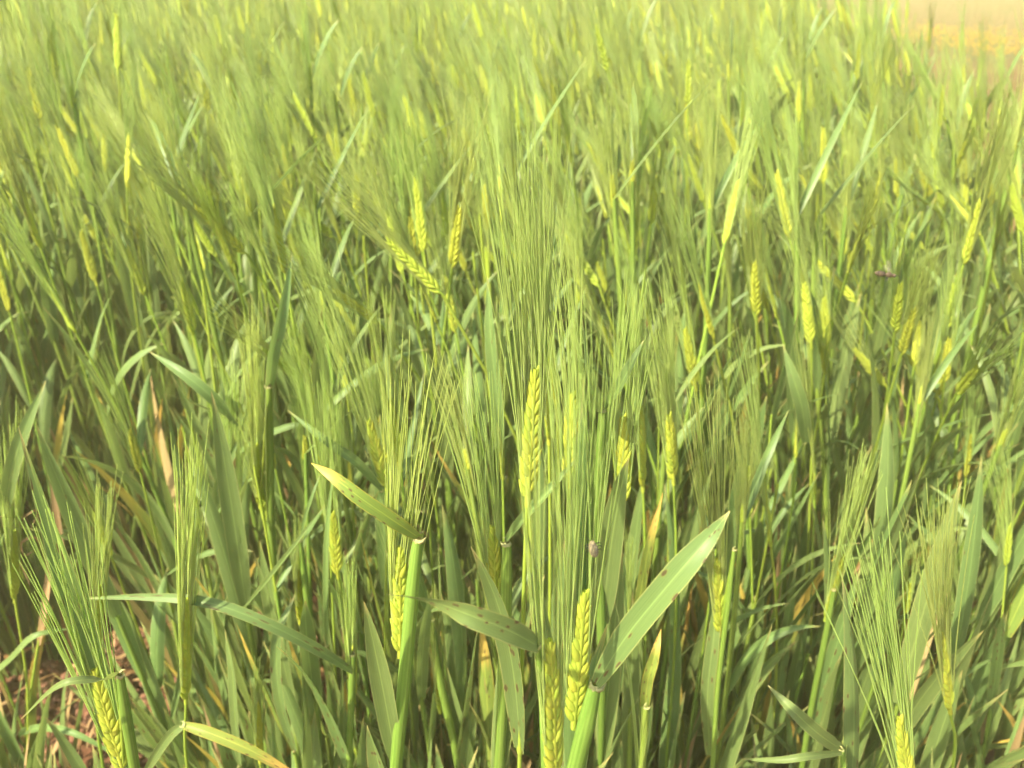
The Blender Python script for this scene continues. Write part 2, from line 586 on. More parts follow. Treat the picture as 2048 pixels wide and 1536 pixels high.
def hero(label, ear=None, awn=None, L=0.072, Y=None, stem=None, sheath=None, leaves=(), awn_len=None, face=None, grains=True,
         spread=0.11, awn_r=0.00040, stem_r=0.0012, sheath_r=0.0031, name='barley_plant', cat='barley plant', lean_root=0.0, extra=True, dense=0):
    """ear: (base px, base py, tip px, tip py); awn: pixel the awns reach; stem, sheath: pixels from the top down;
    leaves: dicts with pts [(px, py, offset ahead)], w half-width."""
    rng = random.Random(sum(map(ord, label)))
    if Y is None:
        a, b = ray(ear[0], ear[1]), ray(ear[2], ear[3])
        L *= 1.0 + 0.22 * max(0.0, min(1.0, (ear[1] - 700) / 600.0))
        Y = L / (b - a).length
    elif ear:
        L = ((ray(ear[2], ear[3]) - ray(ear[0], ear[1])) * Y).length
    sheath_r *= 0.74
    pts = []
    if ear:
        eb, et = at(ear[0], ear[1], Y), at(ear[2], ear[3], Y)
        pts.append(eb)
    low = sheath if sheath and not stem else stem
    for p in (low or []):
        pts.append(at(p[0], p[1], Y + (p[2] if len(p) > 2 else 0)))
    last = pts[-1]
    if len(pts) >= 2:
        dirn = (pts[-1] - pts[-2])
        dirn = dirn / max(0.02, -dirn.z)
        dx = max(-0.12, min(0.12, dirn.x * last.z * 0.45))
    else:
        d = (et - eb).normalized()
        dx = max(-0.14, min(0.14, -d.x * 0.28))
        pts.append(Vector((eb.x - d.x * 0.09, eb.y, eb.z - 0.13)))
        last = pts[-1]
    root = Vector((last.x + dx + lean_root, last.y + rng.uniform(-.02, .03), 0.0))
    e = bpy.data.objects.new(name, None)
    e.empty_display_size = 0.02
    e.location = root
    COL.objects.link(e)
    tag(e, label, cat, GROUP_FRONT)
    HEROES.append((root, SHORT.get(len(HEROES), 'the front plant')))
    pts.append(last.lerp(root, 0.55) + Vector((rng.uniform(-.006, .006), 0, 0)))
    pts.append(root - Vector((0, 0, 0.01)))
    # stem
    sp = bez(pts, 16)
    mb = MB(root)
    mb.tube(sp, [stem_r * (0.9 + 0.55 * i / 15) for i in range(16)], 'stem', 7)
    st = mb.build('stem', e)
    # knee-like nodes
    for t in (0.62, 0.8):
        i = int(t * 15)
        tdir = (sp[i + 1] - sp[i]).normalized()
        mb = MB(root)
        mb.tube([sp[i] - tdir * .004, sp[i], sp[i] + tdir * .004], [stem_r * 1.3, stem_r * 2.0, stem_r * 1.3], 'stem', 7)
        mb.build('node', st)
    # sheath
    if sheath:
        sh = bez([at(p[0], p[1], Y + (p[2] if len(p) > 2 else -0.004)) for p in sheath] + [sp[11]], 14)
        mb = MB(root)
        rr = [sheath_r * (0.72 + 0.33 * min(1, i / 3)) * (1.0 if i < 9 else 1 - (i - 9) * 0.09) for i in range(14)]
        mb.tube(sh, rr, 'sheath', 10)
        so = mb.build('sheath', e)
        mb = MB(root)
        add_auricle(mb, sh[0], (sh[0] - sh[1]).normalized(), Vector((rng.choice((-1, 1)), -.4, 0)), sheath_r * 0.95)
        mb.build('auricle', so)
    # ear
    if ear:
        T = (et - eb).normalized()
        lat = Vector(face) if face else Vector((1, rng.uniform(-.5, .5), 0))
        Lt = (lat - T * lat.dot(T)).normalized()
        lay = ear_layout(T, Lt, L, rng)
        mb = MB(eb)
        mb.tube([eb - T * 0.004, eb + T * L * 0.5, eb + T * L * 0.93], [0.0016, 0.0019, 0.0012], 'grain', 6)
        if not grains:
            add_grains(mb, lay, eb, 6, 6)
        eo = mb.build('ear', e, eb - root)
        if grains:
            for (pos, d, nn, k, side, s) in lay:
                g = bpy.data.objects.new('grain', GRAIN_MESH)
                M = basis(d, nn).to_4x4()
                g.matrix_local = Matrix.Translation(pos) @ M @ Matrix.Diagonal((0.0023 * k, 0.0023 * k, 0.0142 * k, 1))
                g.parent = eo
                COL.objects.link(g)
        if awn:
            at_ = at(awn[0], awn[1], Y + (awn[2] if len(awn) > 2 else 0.0))
            A = (at_ - et).normalized()
            al = (awn_len or (at_ - et).length * 1.02 + 0.015) * 1.08
            mb = MB(eb)
            add_awns(mb, awn_paths(T, A, Lt, lay, al, rng, spread * .9, 8, eb, dense or ((2 if Y < .5 else 2) if grains else 2 if Y < .7 else 1)), awn_r, 0.00018, 4)
            ao = mb.build('awns', eo)
            ao['kind'] = 'stuff'
    # leaves
    for lf in leaves:
        P = [at(p[0], p[1], Y + (p[2] if len(p) > 2 else 0.0)) for p in lf['pts']]
        n = lf.get('n', 18)
        path = bez(P, n)
        fc = Vector(lf.get('face', (-0.25, -0.62, 0.74)))
        fc2 = Vector(lf.get('face2', fc))
        lats = []
        for i in range(n):
            t = i / (n - 1)
            tg = (path[min(i + 1, n - 1)] - path[max(i - 1, 0)]).normalized()
            lats.append(tg.cross(fc.lerp(fc2, t)).normalized())
        w = lf.get('w', 0.006) * 0.62
        ws = [blade_w(i / (n - 1), w, lf.get('base', 0.5)) for i in range(n)]
        mb = MB(root)
        mb.ribbon(path, ws, lats, lf.get('mat', 'leaf'), lf.get('fold', 0.3), 7, lf.get('wave', 0.0), rng.uniform(0, 6))
        lo = mb.build('flag_leaf' if lf.get('flag') else 'leaf', e)
        if lf.get('label'):
            lo['label'] = lf['label']
        if not sheath and lf.get('collar', True):
            mb = MB(root)
            add_auricle(mb, path[0], (path[0] - path[1]).normalized(), Vector((1, -.4, 0)), 0.0022)
            mb.build('auricle', lo)
        if lf.get('hang') is not None:
            # the sheath that carries this blade, down to the stem
            q = [path[0]] + [at(x[0], x[1], Y) for x in lf['hang']]
            sq = bez(q + [sp[12]], 12)
            mb = MB(root)
            mb.tube(sq, [lf.get('hang_r', 0.0021) * (0.75 + 0.25 * min(1, i / 3)) for i in range(12)], 'sheath', 8)
            mb.build('sheath', e)
    # lower leaves out of the plant's own foot
    if extra:
        for k in range(2):
            mb = MB(root)
            i = 9 + 2 * k
            arch_leaf(mb, sp[min(i, 14)], rng.uniform(0, 6.28), R(rng.uniform(78, 89)), R(rng.uniform(-2, 26)),
                      rng.uniform(.16, .25), rng.uniform(.0055, .0085), rng.choice(['leaf', 'leaf', 'leaf_spotted']), 12, rng.uniform(-1, 1))
            mb.build('leaf', e)
    return e


UP = (-0.2, -0.55, 0.8)
FRONT = (-0.3, -0.9, 0.3)
DOWN = (0.5, -0.6, -0.6)

# --- the large ears and leaves of the front
hero('barley plant with yellow ear beside fat green boot and broad rust-spotted leaf slanting up', ear=(1148, 1445, 1172, 1160), awn=(1172, 560),
     sheath=[(1190, 1372), (1172, 1450), (1150, 1540), (1130, 1640)], sheath_r=0.0056, face=(1, .15, 0), spread=0.10,
     leaves=[dict(pts=[(1192, 1368, -.006), (1255, 1270, -.012), (1345, 1160, -.014), (1410, 1085, -.01), (1460, 1022, 0)], w=0.0088, face=(-.45, -.8, .5),
                  flag=True, mat='leaf_spotted', fold=0.25, base=.45, label='broad leaf blade with dark rust spots along its lower edge')])
hero('barley plant whose tall ear carries the thick central sheaf of long awns', ear=(1055, 1000, 1072, 715), awn=(1040, 235), L=0.074, spread=0.16, dense=3, face=(1, .2, 0),
     stem=[(1050, 1120), (1045, 1300), (1040, 1500)], awn_len=0.135)
hero('barley plant with hidden slim ear inside the tall central awn sheaf', ear=(1098, 880, 1088, 690), awn=(1010, 235), L=0.07, spread=0.16, face=(.3, 1, 0), stem=[(1100, 1050), (1098, 1300)], awn_len=.14)
hero('barley plant lending the topmost pale awns to the central sheaf', ear=(1112, 800, 1096, 650), awn=(1045, 240), L=0.07, spread=0.15, face=(.6, 1, 0), stem=[(1118, 950), (1120, 1200)], awn_len=.14)
hero('barley plant with bright ear just beside the tall central awn sheaf', ear=(1138, 965, 1146, 772), awn=(1075, 330), L=0.062, spread=0.15, face=(1, -.3, 0),
     stem=[(1135, 1100), (1130, 1300), (1128, 1480)], awn_len=0.12)
hero('barley plant with dark olive awns in a narrow upright bundle crossing an arched leaf', ear=(1110, 1560, 1098, 1255), awn=(1088, 700), L=0.074, spread=0.06, face=(.8, .6, 0), dense=1,
     stem=[(1115, 1640)], awn_len=0.135,
     leaves=[dict(pts=[(1076, 1292, -.004), (1020, 1262, -.012), (940, 1230, -.016), (850, 1198, -.008), (770, 1188, .0)], w=0.0072, face=(-.1, -.5, .86),
                  face2=(.3, -.75, -.62), flag=True, mat='leaf_spotted', fold=0.18, base=.6, hang=[(1085, 1400), (1090, 1560)], hang_r=.0016,
                  label='arched leaf blade turning its dark underside at the tip')])
hero('barley plant with thick glossy sheath and stiff leaf with yellow rust-edged tip', ear=(800, 1305, 800, 1075), awn=(850, 610), L=0.070, spread=0.13, face=(1, .1, 0),
     sheath=[(836, 1080), (825, 1180), (812, 1330), (795, 1500), (785, 1640)], sheath_r=0.0052, awn_len=0.135,
     leaves=[dict(pts=[(836, 1074, -.004), (790, 1043, -.012), (720, 995, -.016), (665, 952, -.012), (622, 926, -.004)], w=0.0063, face=(.1, -.93, .35),
                  flag=True, mat='leaf_rusty', fold=.2, base=.5, label='stiff leaf blade with yellow tip and rust-brown lower edge')])
hero('barley plant with pale yellow ear leaning away from the thick glossy sheath', ear=(772, 975, 735, 828), awn=(610, 480), L=0.066, spread=0.12, face=(1, .2, .3),
     stem=[(775, 1060), (770, 1250), (770, 1480)])
hero('barley plant with slim ear upright between two yellow ears, awns fanned above', ear=(802, 935, 778, 790), awn=(760, 560), L=0.068, face=(.8, .6, 0), spread=.12,
     stem=[(812, 1080), (800, 1300)])
hero('barley plant with smooth round sheath and rolled leaf rising to one side', ear=(992, 1220, 984, 1040), awn=(925, 610), L=0.06, spread=0.12, face=(1, .6, 0),
     sheath=[(1014, 1088), (1012, 1200), (1006, 1380), (998, 1540), (995, 1640)], sheath_r=0.0052, awn_len=.125,
     leaves=[dict(pts=[(1012, 1082, -.002), (1050, 1035, -.008), (1100, 980, -.008), (1165, 905, .004)], w=0.0048, face=(-.5, -.6, .55), flag=True, fold=.75, base=.35)])
hero('barley plant with bright yellow ear leaning over bare soil, pale awns fanned', ear=(248, 1545, 182, 1322), awn=(75, 985), L=0.072, spread=0.13, face=(1, .3, .2),
     sheath=[(240, 1352), (252, 1430), (270, 1540), (285, 1640)], sheath_r=0.0038, awn_len=.12,
     leaves=[dict(pts=[(238, 1348, 0), (205, 1358, -.02), (120, 1370, -.03), (40, 1440, -.02)], w=.003, face=UP, flag=True)])
hero('barley plant with plump yellow ear and braided grains beside dark shaded leaf', ear=(1347, 962, 1338, 818), awn=(1285, 540), L=0.062, face=(1, .2, 0), spread=.12,
     stem=[(1352, 1080), (1350, 1280)])
hero('barley plant with slender yellow ear standing behind a shaded ear', ear=(1286, 975, 1282, 800), awn=(1270, 560), L=0.07, face=(.6, .8, 0),
     stem=[(1290, 1100), (1290, 1300)])
hero('barley plant with ear in deep shade under a dark flag leaf', ear=(1246, 1015, 1246, 818), awn=(1268, 560), L=0.066, face=(1, 0, 0), spread=.12,
     sheath=[(1205, 822), (1200, 950), (1200, 1150), (1205, 1350)], sheath_r=.0045,
     leaves=[dict(pts=[(1205, 818, 0), (1190, 800, -.015), (1172, 740, -.025), (1165, 640, -.02)], w=.007, face=(.75, -.3, -.2), flag=True, fold=.5, base=.7),
             dict(pts=[(1210, 815, -.004), (1235, 780, -.02), (1262, 730, -.025), (1288, 680, -.02)], w=.0052, face=(-.6, -.6, .3), fold=.5, base=.5)])
hero('barley plant with small green braided ear behind a narrow upright leaf', ear=(676, 1150, 664, 1015), awn=(640, 720), L=0.062, face=(1, .3, 0), stem=[(690, 1230), (700, 1400)],
     leaves=[dict(pts=[(655, 1290, .0), (652, 1180, -.01), (655, 1060, -.01), (668, 930, 0)], w=.0045, face=FRONT)])
hero('barley plant with thin ear and glinting white awns', ear=(1541, 1085, 1525, 945), awn=(1478, 650), L=0.068, face=(.4, 1, 0), stem=[(1552, 1200), (1550, 1400)])
hero('barley plant with green ear half hidden by slim bent stalk', ear=(1440, 1265, 1432, 1105), awn=(1395, 740), L=0.064, face=(1, .4, 0),
     sheath=[(1468, 1100), (1455, 1220), (1435, 1380), (1425, 1540)], sheath_r=.0026, spread=.12,
     leaves=[dict(pts=[(1420, 1510, 0.01), (1415, 1390, 0), (1428, 1270, 0), (1440, 1150, .01)], w=.0085, face=FRONT, mat='leaf_spotted')])
hero('barley plant with slanting stalk and ear bursting from its yellow boot', ear=(1652, 1235, 1690, 1100), awn=(1765, 730), L=0.062, face=(1, .5, 0), spread=.13,
     sheath=[(1668, 1180), (1648, 1290), (1622, 1420), (1600, 1560)], sheath_r=.0036, awn_len=.12)
hero('barley plant with dense broad bundle of straight green awns', ear=(1822, 1620, 1795, 1420), awn=(1700, 860), L=0.066, spread=0.13, face=(1, .4, 0),
     stem=[(1840, 1720)], awn_len=.145)
hero('barley plant with pale feathery awns in front of dark leaves', ear=(1900, 1420, 1880, 1250), awn=(1868, 960), L=0.07, spread=.2, face=(1, .7, 0), stem=[(1905, 1540)])
hero('barley plant with short plump ear between grassy leaves', ear=(1925, 1290, 1912, 1195), awn=(1870, 1000), L=0.062, face=(1, .1, 0), stem=[(1930, 1400)])
hero('barley plant with awns bursting straight from a narrow sheath, no ear showing', ear=(708, 1400, 704, 1290), awn=(690, 1010), L=0.05, spread=.07, face=(.3, 1, 0), grains=False,
     sheath=[(706, 1310), (703, 1400), (700, 1540)], sheath_r=.0036, awn_len=.10,
     leaves=[dict(pts=[(706, 1343, -.006), (640, 1302, -.02), (540, 1250, -.03), (420, 1206, -.028), (290, 1194, -.02), (145, 1198, -.008)], w=.0066, face=(-.05, -.5, .86),
                  face2=(0, -.75, .6), flag=True, fold=.2, base=.55, mat='leaf_spotted', n=24, label='long arched leaf blade tapering to a fine folded tip')])
hero('barley plant with narrow olive awn bundle and hidden green ear', ear=(372, 1400, 372, 1180), awn=(385, 830), Y=.42, spread=.07, face=(.3, 1, 0), grains=True, stem=[(375, 1540)],
     leaves=[dict(pts=[(368, 1450, -.03), (430, 1470, -.035), (520, 1510, -.04), (640, 1580, -.04)], w=.0065, face=UP, flag=True, mat='leaf_rusty', base=.55),
             dict(pts=[(368, 1450, -.028), (340, 1470, -.03), (300, 1530, -.03), (270, 1600, -.02)], w=.0055, face=(.3, -.8, .5), base=.5, collar=False)])
hero('barley plant with short dark olive awn tuft over the dry curled leaves', ear=(195, 1300, 200, 1160), awn=(215, 950), Y=.48, spread=.10, face=(.3, 1, 0), grains=False, stem=[(190, 1420)])
hero('barley plant with slim stalk and small claw-like collar beneath the arched leaf', ear=(880, 1420, 872, 1290), Y=.50, awn=(860, 1060), face=(.4, 1, 0), grains=False, awn_len=.08,
     sheath=[(862, 1240), (880, 1360), (905, 1470), (925, 1580)], sheath_r=.0046,
     leaves=[dict(pts=[(862, 1236, 0), (830, 1215, -.01), (800, 1170, -.01), (770, 1100, 0)], w=.004, face=FRONT, flag=True)])
hero('barley plant with slanting stalk and very narrow leaf pointing up', ear=(1000, 1420, 985, 1270), Y=.62, awn=(960, 1000), grains=False, face=(.2, 1, 0),
     leaves=[dict(pts=[(1000, 1120, 0), (960, 1040, -.01), (915, 970, -.01), (868, 893, 0)], w=.0045, face=(-.3, -.8, .4), flag=True, mat='leaf_rusty')])
hero('barley plant with yellowing rust-flecked leaf pointing straight up', ear=(1262, 1300, 1258, 1180), Y=.5, awn=(1262, 1000), grains=False, face=(.2, 1, 0), awn_len=.07,
     sheath=[(1268, 1270), (1262, 1400), (1258, 1540)], sheath_r=.0036,
     leaves=[dict(pts=[(1268, 1265, 0), (1282, 1180, -.01), (1300, 1085, -.01), (1326, 985, 0)], w=.006, face=FRONT, flag=True, mat='leaf_rusty', fold=.3)])
hero('barley plant topped by a short crinkled leaf with wavy brown edges', ear=(1280, 1600, 1285, 1500), Y=.38, awn=(1290, 1300), grains=False, face=(.2, 1, 0), awn_len=.06,
     sheath=[(1292, 1415), (1288, 1480), (1280, 1580)], sheath_r=.0034,
     leaves=[dict(pts=[(1290, 1412, 0), (1296, 1360, -.008), (1310, 1310, -.008), (1322, 1258, 0)], w=.0058, face=FRONT, flag=True, mat='leaf_rusty', wave=.35, fold=.5, base=.8)])
hero('barley plant with broad pale-tipped leaf sloping down to its collar', ear=(1690, 1660, 1685, 1580), Y=.36, awn=(1690, 1380), grains=False, face=(.2, 1, 0), awn_len=.05,
     sheath=[(1684, 1500), (1690, 1560), (1695, 1660)], sheath_r=.0030,
     leaves=[dict(pts=[(1684, 1500, 0), (1640, 1470, -.014), (1590, 1425, -.016), (1535, 1370, 0)], w=.0072, face=(-.1, -.7, .7), flag=True, mat='leaf', fold=.3, base=.6),
             dict(pts=[(1684, 1506, -.01), (1620, 1512, -.03), (1560, 1520, -.03), (1480, 1518, -.02)], w=.0036, face=UP)])
# --- upright broad leaves among them
hero('barley plant with long dark upright leaf and pale collar', ear=(520, 1010, 512, 880), Y=.62, awn=(500, 600), grains=False, face=(.3, 1, 0),
     sheath=[(538, 775), (540, 900), (545, 1100)], sheath_r=.0046,
     leaves=[dict(pts=[(538, 770, 0), (545, 710, -.02), (565, 620, -.02), (584, 505, 0)], w=.0085, face=(.5, -.65, .1), flag=True, fold=.45, base=.75)])
hero('barley plant with wide grey-green leaf bent towards its neighbour', ear=(470, 1080, 468, 960), Y=.66, awn=(470, 700), face=(1, .4, 0), grains=False,
     leaves=[dict(pts=[(480, 855, 0), (430, 800, -.02), (370, 750, -.02), (298, 703, 0)], w=.009, face=UP, flag=True, fold=.25),
             dict(pts=[(425, 1030, 0), (435, 980, -.01), (455, 930, -.01), (478, 875, 0)], w=.008, face=(.3, -.7, .3), fold=.4)])
hero('barley plant with smooth leaf sloping down to a tiny curled collar', ear=(660, 1080, 660, 960), Y=.56, awn=(650, 760), grains=False, face=(.3, 1, 0),
     leaves=[dict(pts=[(765, 980, 0), (715, 925, -.015), (650, 880, -.016), (575, 820, 0)], w=.0062, face=(-.2, -.65, .7), flag=True, fold=.3)])
hero('barley plant with tall broad leaf hiding behind the awn sheaf', ear=(1005, 950, 1000, 820), Y=.56, awn=(990, 600), grains=False, face=(.3, 1, 0),
     leaves=[dict(pts=[(1002, 900, 0), (995, 800, -.01), (982, 680, -.01), (975, 550, 0)], w=.009, face=(-.4, -.85, .3), flag=True)])
hero('barley plant with dark drooping broad leaf near dried curls', ear=(30, 1200, 28, 1050), Y=.6, awn=(20, 800), grains=False, face=(.3, 1, 0),
     leaves=[dict(pts=[(8, 1030, 0), (22, 950, -.02), (45, 870, -.02), (92, 760, 0)], w=.010, face=(.2, -.8, .1), flag=True, fold=.3, base=.7),
             dict(pts=[(-40, 1370, 0), (20, 1320, -.02), (70, 1272, -.02), (150, 1256, 0)], w=.006, face=UP)])
hero('barley plant with wide light green leaf standing beyond white awns', ear=(1630, 980, 1625, 880), Y=.72, awn=(1600, 640), grains=False, face=(.3, 1, 0),
     leaves=[dict(pts=[(1612, 885, 0), (1605, 820, -.015), (1588, 760, -.015), (1566, 690, 0)], w=.011, face=(-.3, -.85, .4), flag=True)])
hero('barley plant with thin twisted leaf bent sharply at its collar', ear=(600, 1240, 598, 1130), Y=.5, awn=(600, 950), grains=False, face=(.3, 1, 0), awn_len=.06,
     sheath=[(600, 1082), (612, 1180), (628, 1330), (640, 1520)], sheath_r=.0034,
     leaves=[dict(pts=[(600, 1078, 0), (612, 1030, -.01), (625, 990, -.01), (640, 950, 0)], w=.0022, face=FRONT, flag=True),
             dict(pts=[(490, 1215, 0), (540, 1155, -.015), (595, 1085, -.02), (650, 1010, -.01)], w=.0034, face=(-.5, -.6, .5), fold=.8, base=.4)])
hero('barley plant with cream curled collar and low broad leaves beside thick stalks', ear=(520, 1520, 515, 1400), Y=.46, awn=(510, 1200), grains=False, face=(.3, 1, 0), awn_len=.06,
     leaves=[dict(pts=[(590, 1500, 0), (560, 1400, -.01), (555, 1280, -.01), (590, 1190, .01)], w=.0085, face=FRONT, mat='leaf_spotted'),
             dict(pts=[(480, 1530, 0), (470, 1430, -.01), (465, 1350, -.01), (450, 1260, 0)], w=.0075, face=(-.4, -.8, .3))])
# --- ears standing a little further in
for lab, ear, awn, L in [
    ('barley plant with long upright ear beyond the slanting white awns', (1622, 690, 1608, 556), (1548, 330), .074),
    ('barley plant with short upright ear beside a longer one', (1655, 695, 1648, 588), (1620, 420), .066),
    ('barley plant with ear bowed low over dark gap', (1772, 772, 1702, 692), (1640, 565), .07),
    ('barley plant with bowed ear on curved stalk beside another bowed ear', (1876, 798, 1814, 704), (1715, 520), .074),
    ('barley plant with long yellow ear and slanted pale awns over leafy tangle', (1392, 775, 1368, 648), (1325, 470), .072),
    ('barley plant with upright ear pair member near awn sheaf', (1188, 640, 1162, 545), (1120, 400), .066),
    ('barley plant with leaning ear partly crossed by awns of the sheaf', (1218, 596, 1192, 520), (1150, 380), .066),
    ('barley plant with thin leaning ear above shaded hollow', (852, 572, 800, 500), (730, 380), .072),
    ('barley plant with bright leaning ear high in the crop', (1482, 322, 1440, 222), (1380, 95), .074),
    ('barley plant with tall upright ear rising above the whole crop', (236, 142, 232, 20), (225, -160), .078),
    ('barley plant with upright yellow ear beneath a dark leaf', (254, 368, 258, 264), (262, 120), .07),
    ('barley plant with small leaning ear in hazy green awns', (546, 222, 524, 164), (480, 60), .066),
    ('barley plant with ear nearly lying flat across its neighbours', (486, 278, 448, 240), (390, 190), .07),
    ('barley plant with blurred leaning ear and long pale awns', (192, 565, 160, 455), (100, 255), .072),
    ('barley plant with upright ear standing close to the open field edge', (2046, 465, 2020, 362), (1985, 200), .074),
    ('barley plant with squat yellow ear near dark hollow', (1510, 482, 1490, 402), (1450, 280), .066),
    ('barley plant with pale feathery ear above long dark leaf', (578, 480, 570, 375), (545, 220), .074),
    ('barley plant with diagonal ear in front of pale awn cloud', (1226, 375, 1170, 280), (1110, 170), .074),
    ('barley plant with ear nodding over paired dark leaf', (918, 418, 885, 365), (830, 285), .068),
    ('barley plant with faint ear above brown field margin gap', (1945, 400, 1920, 360), (1880, 270), .066)]:
    fr = ear[1] > 480
    hero(lab, ear=ear, awn=awn, L=L, grains=False, face=(1, random.uniform(-.8, .8), 0), spread=.13)

# --- withered plant by the bare soil
hero('withered barley plant with tan dried leaves curling above bare soil', ear=None, Y=.62, stem=[(85, 1240), (60, 1400), (50, 1540)], stem_r=.0016, extra=False, name='withered_plant', cat='dead plant',
     leaves=[dict(pts=[(78, 1290, 0), (88, 1230, -.01), (98, 1150, -.01), (92, 1105, 0)], w=.007, face=FRONT, mat='leaf_dry', collar=False),
             dict(pts=[(92, 1120, 0), (75, 1075, -.01), (45, 1085, -.015), (50, 1110, -.015), (70, 1100, -.01)], w=.0022, face=FRONT, mat='leaf_dry', wave=.5, collar=False, fold=.8),
             dict(pts=[(60, 1170, 0), (35, 1100, -.01), (45, 1040, -.015), (78, 1020, -.01), (60, 1060, 0)], w=.0016, face=FRONT, mat='leaf_dry', wave=.5, collar=False, fold=.8),
             dict(pts=[(30, 1500, 0), (5, 1430, -.01), (-5, 1370, -.01), (0, 1300, 0)], w=.007, face=FRONT, mat='leaf_dry', collar=False),
             dict(pts=[(90, 1530, 0), (40, 1470, -.01), (130, 1460, -.05), (270, 1530, -.06)], w=.0065, face=UP, mat='leaf', collar=False, base=.3)])
N_HERO = N_THINGS[0]

# ------------------------------------------------------------------ plants of the crop, copied
def culm(kind, rng, hi=True, root=Vector(), lean_az=math.pi, scale=1.0, far=False):
    """One barley culm as {part name: [MB, ...]}; with hi False everything goes into one mesh."""
    H = rng.uniform(.58, .72) * scale
    lean = {'upright': .04, 'leaning': .20, 'bowed': .26, 'boot': .03, 'leafy': .02, 'tiller': .02}[kind] * rng.uniform(.7, 1.3)
    la = lean_az + rng.uniform(-.5, .5)
    dv = Vector((math.cos(la), math.sin(la), 0))
    P = []
    for i in range(9):
        t = i / 8
        P.append(root + Vector((0, 0, H * t * (1 - .12 * lean * t))) + dv * (H * lean * 1.0 * t ** 2.2))
    T = (P[-1] - P[-2]).normalized()
    if kind == 'bowed':
        T = (T + dv * .38).normalized()
    parts = {}
    if kind == 'tiller':
        mb = MB()
        mb.tube(P[:6], [.0034 - .0003 * i for i in range(6)], 'sheath', 8)
        parts['stem'] = [mb]
        for k in range(5):
            mb = MB()
            arch_leaf(mb, P[1 + k], rng.uniform(0, 6.28), R(rng.uniform(80, 89)), R(rng.uniform(-4, 22)), rng.uniform(.16, .24), rng.uniform(.0065, .0092),
                      ['leaf', 'leaf_spotted', 'leaf', 'leaf', 'leaf_rusty' if rng.random() < .4 else 'leaf'][k], 12, rng.uniform(-1, 1), .3, 5, 0, rng.uniform(-.4, .4))
            parts.setdefault('leaf', []).append(mb)
        return parts

    def mk(n):
        b = MB()
        parts.setdefault(n, []).append(b)
        return b
    sd = 6 if hi else 4
    mk('stem').tube(P, [.0023 - .0010 * i / 8 for i in range(9)], 'stem', sd)
    top = 6 if kind != 'boot' else 8
    sh = P[3:top + 1]
    fat = .0034 if kind == 'boot' else .0029
    off = Vector((0, 0, 0))
    mk('sheath').tube(sh, [fat * (.85 + .15 * math.sin(math.pi * i / (len(sh) - 1))) for i in range(len(sh))], 'sheath', sd + 1)
    lm = ['leaf', 'leaf', 'leaf_spotted', 'leaf']
    seg = 11 if hi else (4 if far else 7)
    ac = 5 if hi else 3
    # flag leaf
    arch_leaf(mk('flag_leaf'), P[top], rng.uniform(0, 6.28), R(rng.uniform(40, 80)), R(rng.uniform(0, 60)), rng.uniform(.10, .17), rng.uniform(.0040, .0062),
              rng.choice(lm), seg, rng.uniform(-1.2, 1.2), .35, ac)
    for k, j in enumerate((5, 4, 3, 2)[:4 if kind == 'leafy' else 3]):
        arch_leaf(mk('leaf'), P[j], rng.uniform(0, 6.28), R(rng.uniform(74, 88)), R(rng.uniform(-4, 28) if rng.random() < .8 else rng.uniform(30, 90)), rng.uniform(.16, .27), rng.uniform(.0055, .0088),
                  rng.choice(lm if j > 2 else ['leaf', 'leaf', 'leaf_spotted', 'leaf', 'leaf_rusty', 'leaf_dry']), seg, rng.uniform(-1.5, 1.5), .35, ac, 0, rng.uniform(-.5, .5))
    if kind != 'leafy':
        L = rng.uniform(.058, .08)
        a = rng.uniform(0, 3.14)
        lat = Vector((math.cos(a), math.sin(a), 0))
        Lt = (lat - T * lat.dot(T)).normalized()
        A = (T + dv * rng.uniform(0, .25) + Vector((0, 0, rng.uniform(-.05, .2)))).normalized()
        eb = P[-1] - (T * L * .6 if kind == 'boot' else Vector())
        lay = ear_layout(T, Lt, L, rng, None if hi else 16)
        e = mk('ear')
        if far:
            e.tube([eb, eb + T * L * .3, eb + T * L * .8, eb + T * L * 1.05], [.002, .0052, .0042, .0008], 'grain', 5)
            add_awns(mk('awns'), awn_paths(T, A, Lt, lay[::2], rng.uniform(.10, .135), rng, .16, 3, eb), .0011, .0005, 3)
        else:
            e.tube([eb - T * .003, eb + T * L * .9], [.0011, .0006], 'stem', 4)
            add_grains(e, lay if kind != 'boot' else lay[len(lay) // 2:], eb, 5 if hi else 4, 5 if hi else 4, 1.0 if hi else 1.15)
            add_awns(mk('awns'), awn_paths(T, A, Lt, lay, rng.uniform(.10, .135), rng, .13, 6 if hi else 4, eb, 2 if hi else 1), .00052 if hi else .0007, .0002 if hi else .0003, 3)
    return parts


KINDS = {'upright': ['slim barley plant with upright ear', 'barley plant holding its ear bolt upright', 'tall barley plant with erect awned ear'],
         'leaning': ['barley plant with gently leaning ear', 'barley plant with breeze-tilted ear', 'barley plant with slanting awns', 'barley plant with leaning slender ear'],
         'bowed': ['barley plant with ear bowed right over', 'barley plant with low hanging ear'],
         'boot': ['barley plant with awns bursting out', 'barley plant with half emerged ear'],
         'leafy': ['leafy barley plant without ear', 'earless barley plant with arching blades'],
         'tiller': ['low tiller of broad upright leaves', 'short broad-leaved barley shoot', 'stocky leaf shoot without ear', 'low shoot with one yellowing leaf']}
ORD = ['next', 'second', 'third', 'fourth', 'fifth', 'sixth', 'seventh', 'eighth', 'ninth', 'tenth', 'eleventh', 'twelfth', 'thirteenth', 'fourteenth', 'fifteenth',
       'sixteenth', 'seventeenth', 'eighteenth', 'nineteenth', 'twentieth'] + ['twenty-' + q for q in ('first', 'second', 'third', 'fourth', 'fifth', 'sixth', 'seventh', 'eighth', 'ninth')]
PROTO = []
rng = random.Random(11)
